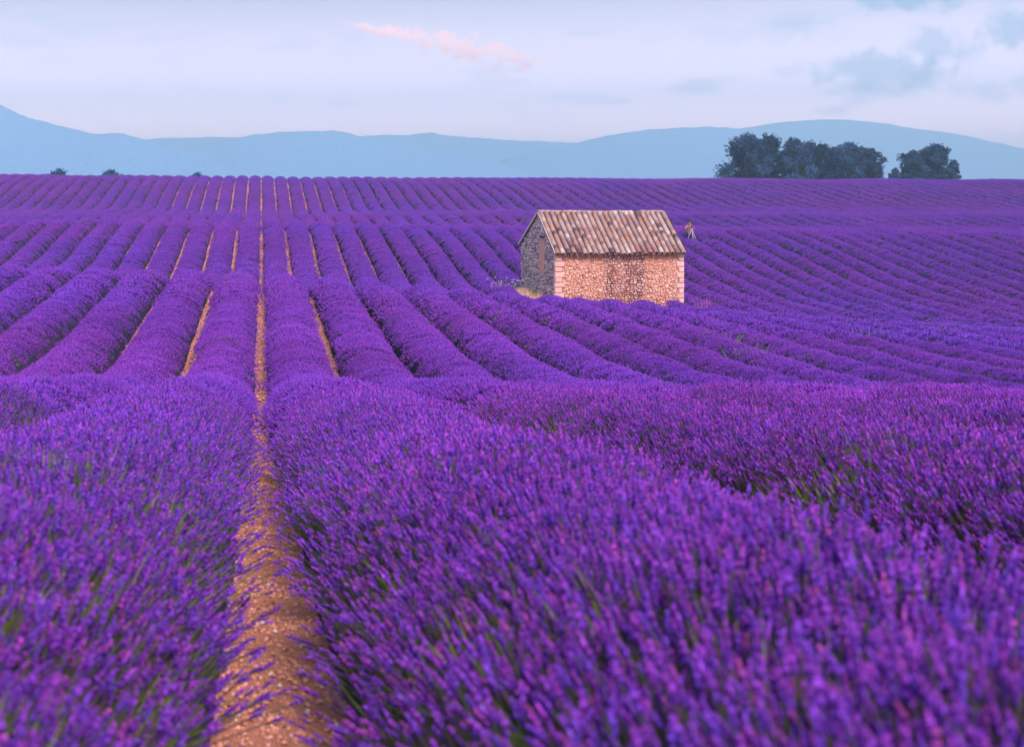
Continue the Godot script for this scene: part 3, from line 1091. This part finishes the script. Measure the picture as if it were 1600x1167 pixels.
func trees() -> void:
	rng.seed = 4
	var leaf := leaf_clump()
	var lm := vmat(0.8, 0.2, 0.2)
	var bark := mat(lin(0.07, 0.055, 0.05))
	var g1 := "trees of the clump on the rise"
	var tc := Color(0.023, 0.064, 0.135)
	# centre x, top y, width in pixels; depth; label
	var list := [
		[1168.0, 209.0, 74.0, 234.0, "leftmost and broadest dark tree of the larger clump", 0.02],
		[1200.0, 208.0, 56.0, 240.0, "tallest tree of the larger clump, second from its left end", 0.05],
		[1240.0, 215.0, 62.0, 236.0, "third tree from the left in the larger clump, greyish green", 0.05],
		[1284.0, 222.0, 56.0, 241.0, "fourth tree from the left in the larger clump", 0.05],
		[1327.0, 222.0, 54.0, 235.0, "fifth tree from the left in the larger clump, with gaps of sky", 0.1],
		[1362.0, 228.0, 46.0, 239.0, "last tree on the right end of the larger clump", 0.1],
		[1426.0, 232.0, 40.0, 236.0, "shorter round tree on the left of the small right-hand clump", 0.12],
		[1462.0, 221.0, 52.0, 240.0, "taller tree of the small clump at the far right", 0.12]]
	var k := 0
	for e in list:
		var d: float = e[3]
		var x: float = (e[0] - 408.0) / FPX * d
		var foot := at_ground(x, d)
		var top: float = EYE + (310.0 - e[1]) / FPX * d
		tree("broadleaf_tree", e[4], foot, e[2] / FPX * d * 1.12, (top - foot.y) * 1.0, leaf, lm, bark, 300 + k, tc * [1.0, 0.95, 1.25, 1.1, 1.2, 1.0, 1.05, 0.9][k], g1, e[5])
		k += 1
	for e in [[1184.0, 214.0, 54.0, 243.0, "tree at the back between the broadest and the tallest tree of the larger clump"], [1264.0, 219.0, 50.0, 243.0, "tree at the back just right of the greyish green one"], [1307.0, 225.0, 48.0, 244.0, "tree at the back between the fourth and fifth trees of the larger clump"], [1347.0, 226.0, 44.0, 243.0, "slim tree at the back near the right end of the larger clump"], [1442.0, 231.0, 44.0, 243.0, "tree at the back in the middle of the small right-hand clump"]]:
		var d: float = e[3]
		var x: float = (e[0] - 408.0) / FPX * d
		var foot := at_ground(x, d)
		tree("broadleaf_tree", e[4], foot, e[2] / FPX * d * 1.2, EYE + (310.0 - e[1]) / FPX * d - foot.y, leaf, lm, bark, 340 + k, tc * rnd(0.95, 1.25), g1, 0.04)
		k += 1
	for e in [[1399.0, 261.0, 20.0, 233.0, "low bush in the gap between the two tree clumps"], [1490.0, 247.0, 24.0, 234.0, "low bush at the right end of the small tree clump"]]:
		var d: float = e[3]
		var x: float = (e[0] - 408.0) / FPX * d
		var foot := at_ground(x, d)
		tree("broadleaf_bush", e[4], foot, e[2] / FPX * d, EYE + (310.0 - e[1]) / FPX * d - foot.y, leaf, lm, bark, 400 + k, tc, "bushes beside the tree clumps", 0.05)
		k += 1
	for e in [[90.0, 263.5, 40.0, "bushy treetop peeping over the ridge, nearest the left edge"], [172.0, 265.5, 44.0, "bushy treetop peeping over the ridge, middle one of three"], [307.0, 267.5, 32.0, "bushy treetop peeping over the ridge just left of the path line"]]:
		var d := 246.0
		var x: float = (e[0] - 408.0) / FPX * d
		var foot := at_ground(x, d)
		tree("ridge_tree", e[3], foot, e[2] / FPX * d, EYE + (310.0 - e[1]) / FPX * d - foot.y, leaf, lm, bark, 500 + k, tc * 1.3, "treetops behind the ridge", 0.25)
		k += 1

# ---------------------------------------------------------------- person: one surface round a skeleton
func bones_mesh(bones: Array, cell: float, blend: float) -> ArrayMesh:
	var lo := Vector3.ONE * 1e9
	var hi := -lo
	for b in bones:
		for e in [[b[0], b[2]], [b[1], b[3]]]:
			lo = lo.min(e[0] - Vector3.ONE * (e[1] + cell * 2))
			hi = hi.max(e[0] + Vector3.ONE * (e[1] + cell * 2))
	var n := Vector3i(((hi - lo) / cell).ceil()) + Vector3i.ONE
	var f := PackedFloat32Array()
	f.resize(n.x * n.y * n.z)
	for z in n.z:
		for y in n.y:
			for x in n.x:
				var p := lo + Vector3(x, y, z) * cell
				var s := 0.0
				for b in bones:
					var ab: Vector3 = b[1] - b[0]
					var t := clampf((p - b[0]).dot(ab) / maxf(ab.length_squared(), 1e-9), 0.0, 1.0)
					var dd := p.distance_to(b[0] + ab * t) - lerpf(b[2], b[3], t)
					s += exp(-clampf(dd / blend, -20.0, 20.0))
				f[(z * n.y + y) * n.x + x] = -blend * log(s)
	var vert := {}
	var pts := PackedVector3Array()
	var nrm := PackedVector3Array()
	var at := func(x: int, y: int, z: int) -> float: return f[(z * n.y + y) * n.x + x]
	for z in n.z - 1:
		for y in n.y - 1:
			for x in n.x - 1:
				var sum := Vector3.ZERO
				var c := 0
				var v := []
				for k in 8: v.append(f[((z + (k >> 2)) * n.y + y + ((k >> 1) & 1)) * n.x + x + (k & 1)])
				for e in [[0, 1], [2, 3], [4, 5], [6, 7], [0, 2], [1, 3], [4, 6], [5, 7], [0, 4], [1, 5], [2, 6], [3, 7]]:
					var a: float = v[e[0]]
					var b: float = v[e[1]]
					if (a < 0) != (b < 0):
						var t := a / (a - b)
						var pa := Vector3(e[0] & 1, (e[0] >> 1) & 1, e[0] >> 2)
						var pb := Vector3(e[1] & 1, (e[1] >> 1) & 1, e[1] >> 2)
						sum += pa.lerp(pb, t)
						c += 1
				if c:
					vert[(z * n.y + y) * n.x + x] = pts.size()
					pts.append(lo + (Vector3(x, y, z) + sum / c) * cell)
					nrm.append(Vector3(v[1] + v[3] + v[5] + v[7] - v[0] - v[2] - v[4] - v[6], v[2] + v[3] + v[6] + v[7] - v[0] - v[1] - v[4] - v[5], v[4] + v[5] + v[6] + v[7] - v[0] - v[1] - v[2] - v[3]).normalized())
	var idx := PackedInt32Array()
	var step := [1, n.x, n.x * n.y]
	for z in range(1, n.z - 1):
		for y in range(1, n.y - 1):
			for x in range(1, n.x - 1):
				var i := (z * n.y + y) * n.x + x
				for ax in 3:
					var j: int = i + step[ax]
					if (f[i] < 0) == (f[j] < 0): continue
					var s1: int = step[(ax + 1) % 3]
					var s2: int = step[(ax + 2) % 3]
					var q := [vert[i - s1 - s2], vert[i - s2], vert[i], vert[i - s1]]
					if f[i] < 0: idx.append_array([q[0], q[2], q[1], q[0], q[3], q[2]])
					else: idx.append_array([q[0], q[1], q[2], q[0], q[2], q[3]])
	var arr := []
	arr.resize(Mesh.ARRAY_MAX)
	arr[Mesh.ARRAY_VERTEX] = pts
	arr[Mesh.ARRAY_NORMAL] = nrm
	arr[Mesh.ARRAY_INDEX] = idx
	var m := ArrayMesh.new()
	m.add_surface_from_arrays(Mesh.PRIMITIVE_TRIANGLES, arr)
	return m

func person() -> void:
	rng.seed = 9
	var d := 107.5
	var x := 18.0 * ROW - 0.05
	var root := thing("person", at_ground(x, d))
	tag(root, "dark-haired photographer in a dusty pink shirt standing behind a camera on a tripod", "person")
	# faces the viewer (+z); body
	var hip := 0.92
	var sh := 1.40
	var bones := [
		[Vector3(0, hip, 0), Vector3(0, 1.15, 0.02), 0.155, 0.14], [Vector3(0, 1.15, 0.02), Vector3(0, 1.34, 0.05), 0.145, 0.15],
		[Vector3(-0.13, sh, 0.06), Vector3(0.13, sh, 0.06), 0.085, 0.085], [Vector3(0, 1.42, 0.07), Vector3(0, 1.54, 0.12), 0.06, 0.055],
		[Vector3(0, 1.58, 0.13), Vector3(0, 1.67, 0.12), 0.078, 0.098], [Vector3(0, 1.57, 0.19), Vector3(0, 1.60, 0.20), 0.045, 0.05], [Vector3(0, 1.61, 0.225), Vector3(0, 1.635, 0.215), 0.016, 0.012]]
	for s in [-1.0, 1.0]:
		bones.append([Vector3(s * 0.10, hip, 0), Vector3(s * 0.12, 0.48, 0.03), 0.10, 0.06])
		bones.append([Vector3(s * 0.12, 0.48, 0.03), Vector3(s * 0.13, 0.09, -0.02), 0.062, 0.042])
		bones.append([Vector3(s * 0.13, 0.05, -0.04), Vector3(s * 0.15, 0.04, 0.15), 0.042, 0.035])
		bones.append([Vector3(s * 0.19, sh - 0.01, 0.05), Vector3(s * 0.33, 1.16, 0.14), 0.062, 0.046])
		bones.append([Vector3(s * 0.33, 1.16, 0.14), Vector3(s * 0.10, 1.36, 0.36), 0.045, 0.03])
		bones.append([Vector3(s * 0.10, 1.36, 0.36), Vector3(s * 0.065, 1.41, 0.40), 0.030, 0.026])
		bones.append([Vector3(s * 0.085, 1.62, 0.125), Vector3(s * 0.098, 1.64, 0.12), 0.018, 0.02])
	var skin := mat(lin(0.34, 0.16, 0.11), 0.6, 0.3)
	put("body", bones_mesh(bones, 0.022, 0.012), skin, root)
	# hands with five fingers each, closed on the camera
	for s in [-1.0, 1.0]:
		var hb := [[Vector3(s * 0.085, 1.385, 0.38), Vector3(s * 0.07, 1.43, 0.41), 0.026, 0.026]]
		for k in 4:
			var y := 1.455 - k * 0.02
			var root_p := Vector3(s * 0.075, y, 0.405)
			var knuckle := Vector3(s * 0.085, y + 0.004, 0.445)
			hb.append([root_p, knuckle, 0.010, 0.009])
			hb.append([knuckle, Vector3(s * 0.058, y + 0.006, 0.462 + 0.004 * (2 - absi(k - 1))), 0.009, 0.008])
		hb.append([Vector3(s * 0.07, 1.40, 0.385), Vector3(s * 0.045, 1.43, 0.375), 0.011, 0.009])
		hb.append([Vector3(s * 0.045, 1.43, 0.375), Vector3(s * 0.03, 1.455, 0.37), 0.009, 0.008])
		put("hand", bones_mesh(hb, 0.005, 0.003), skin, root)
	var shirt := [[Vector3(0, 0.90, 0), Vector3(0, 1.15, 0.02), 0.178, 0.165], [Vector3(0, 1.15, 0.02), Vector3(0, 1.34, 0.05), 0.165, 0.168], [Vector3(-0.13, sh, 0.06), Vector3(0.13, sh, 0.06), 0.1, 0.1]]
	for s in [-1.0, 1.0]:
		shirt.append([Vector3(s * 0.19, sh - 0.01, 0.05), Vector3(s * 0.27, 1.265, 0.10), 0.078, 0.07])
	put("shirt", bones_mesh(shirt, 0.025, 0.012), mat(lin(0.34, 0.19, 0.18), 0.9, 0.2), root)
	var legs := []
	for s in [-1.0, 1.0]:
		legs.append([Vector3(s * 0.07, hip - 0.02, 0), Vector3(s * 0.12, 0.48, 0.03), 0.13, 0.085])
		legs.append([Vector3(s * 0.12, 0.48, 0.03), Vector3(s * 0.13, 0.14, -0.02), 0.085, 0.07])
	put("trousers", bones_mesh(legs, 0.025, 0.012), mat(lin(0.02, 0.03, 0.09), 0.9, 0.2), root)
	put("hair", bones_mesh([[Vector3(0, 1.665, 0.09), Vector3(0, 1.70, 0.12), 0.105, 0.095], [Vector3(0, 1.60, 0.05), Vector3(0, 1.68, 0.06), 0.07, 0.09]], 0.02, 0.012), mat(lin(0.012, 0.008, 0.010), 0.7, 0.3), root)
	# tripod with camera, in front of the person
	var tp := thing("camera_tripod", at_ground(x + 0.05, d - 0.55))
	tag(tp, "pale tripod with a black camera in front of the photographer", "tripod")
	var metal := mat(lin(0.46, 0.46, 0.50), 0.4, 0.5)
	var black := mat(lin(0.015, 0.015, 0.018), 0.5, 0.4)
	var gy := tp.position.y
	for e in [Vector2(-0.42, -0.15), Vector2(0.06, 0.42), Vector2(0.50, -0.1)]:
		var st := begin()
		var foot := Vector3(e.x, at_ground(tp.position.x + e.x, -(tp.position.z + e.y)).y - gy, e.y)
		var hub := Vector3(e.x * 0.08, 1.22, e.y * 0.08)
		tube(st, hub, foot.lerp(hub, 0.5), 0.022, 0.022, 8)
		tube(st, foot.lerp(hub, 0.52), foot, 0.017, 0.014, 8)
		put("leg", done(st), metal, tp)
	var st := begin()
	tube(st, Vector3(0, 1.12, 0), Vector3(0, 1.32, 0), 0.018, 0.018, 8)
	box(st, Vector3(-0.05, 1.19, -0.05), Vector3(0.05, 1.25, 0.05))
	put("centre_column", done(st), metal, tp)
	st = begin()
	box(st, Vector3(-0.035, 1.32, -0.035), Vector3(0.035, 1.38, 0.035))
	tube(st, Vector3(0.03, 1.34, -0.03), Vector3(0.10, 1.26, -0.22), 0.01, 0.012, 6)
	put("tripod_head", done(st), black, tp)
	st = begin()
	box(st, Vector3(-0.075, 1.383, -0.04), Vector3(0.075, 1.48, 0.035))
	box(st, Vector3(-0.03, 1.482, -0.035), Vector3(0.03, 1.515, 0.03))
	var cam := put("camera", done(st), black, tp)
	st = begin()
	tube(st, Vector3(0, 1.43, 0.037), Vector3(0, 1.43, 0.15), 0.038, 0.042, 12)
	put("lens", done(st), black, cam)

# ---------------------------------------------------------------- weeds and dry grass
func blades(count: int, spread: float, tall: float, wide: float, c0: Color, c1: Color, heads := Color(0, 0, 0, 0)) -> ArrayMesh:
	var st := begin()
	for k in count:
		var a := rng.randf() * TAU
		var r := spread * sqrt(rng.randf())
		var foot := Vector3(cos(a) * r, 0, sin(a) * r)
		var h := tall * rnd(0.5, 1.0)
		var lean := Vector3(cos(a), 0, sin(a)) * h * rnd(0.05, 0.45) + Vector3(rnd(-0.1, 0.1), 0, rnd(-0.1, 0.1)) * h
		var tip := foot + Vector3(0, h, 0) + lean
		var mid := foot.lerp(tip, 0.5) + Vector3(0, h * 0.12, 0)
		var s := Vector3(rnd(-1, 1), 0, rnd(-1, 1)).normalized() * wide
		st.set_color(c0.lerp(c1, rng.randf()))
		quad(st, foot - s, foot + s, mid + s * 0.7, mid - s * 0.7)
		tri(st, mid - s * 0.7, mid + s * 0.7, tip)
		if heads.a > 0.0 and k % 2 == 0:
			st.set_color(heads)
			for q in 3:
				var o := tip + Vector3(rnd(-1, 1), rnd(-0.6, 0.6), rnd(-1, 1)) * 0.06
				var e := 0.028
				tri(st, o + Vector3(-e, 0, 0), o + Vector3(e, 0, 0.01), o + Vector3(0, e * 1.5, 0))
				tri(st, o + Vector3(0, 0, -e), o + Vector3(0, 0.01, e), o + Vector3(0, e * 1.5, 0))
	return done(st)

func small_plants() -> void:
	rng.seed = 31
	var m := vmat(0.9, 0.2, 0.3)
	# dry grass at the foot of the shaded gable
	var a := deg_to_rad(CTURN)
	var ex := Vector2(cos(a), sin(a))
	var ev := Vector2(-sin(a), cos(a))
	var dry := thing("dry_grass", at_ground(CX - 1.0, CD + 1.5))
	tag(dry, "pale straw-coloured dry grass at the foot of the shaded gable", "grass", "", "stuff")
	for k in 44:
		var p := Vector2(CX, CD) + ex * rnd(-1.9, -0.12) + ev * rnd(-0.7, 4.2)
		var o := put("grass_tuft", blades(26, 0.28, 0.72, 0.012, Color(0.62, 0.42, 0.28), Color(0.80, 0.60, 0.42)), m, dry)
		o.position = at_ground(p.x, p.y) - dry.position
	# white flowering shrub left of it
	var q := Vector2(CX, CD) + ex * -1.75 + ev * 3.2
	var sh := thing("flowering_shrub", at_ground(q.x, q.y))
	tag(sh, "loose shrub with small whitish flowers left of the cottage gable", "shrub")
	put("stems", blades(90, 0.6, 1.15, 0.008, Color(0.18, 0.22, 0.16), Color(0.32, 0.32, 0.30)), m, sh)
	put("flowers", blades(80, 0.7, 1.15, 0.004, Color(0.30, 0.31, 0.33), Color(0.45, 0.45, 0.50), Color(0.52, 0.52, 0.60)), m, sh)
	# pinkish weeds right of the cottage
	q = Vector2(23.9, 76.4)
	var pw := thing("pink_weed", at_ground(q.x, q.y))
	tag(pw, "reddish pink weed at the right foot of the cottage front", "weed")
	put("stems", blades(90, 0.45, 1.3, 0.01, Color(0.52, 0.16, 0.22), Color(0.6, 0.22, 0.4)), m, pw)
	# green weeds among the lavender: pixel place of each one is given by its row gap and depth
	var wl := [[20.1, 47.0, "brightest green weed clump in the lavender right of centre"], [13.4, 39.0, "green weed clump in the lavender below the right end of the cottage"], [13.7, 42.5, "fainter green weed just above and left of another below the cottage"], [24.4, 51.0, "green weed clump in the lavender nearest the right edge"]]
	for e in wl:
		var xx: float = e[0]
		var w := thing("green_weed", at_ground(xx, e[1]))
		tag(w, e[2], "weed", "green weeds among the lavender")
		put("leaves", blades(70, 0.4, 1.08, 0.012, Color(0.10, 0.22, 0.05), Color(0.22, 0.36, 0.08)), m, w)
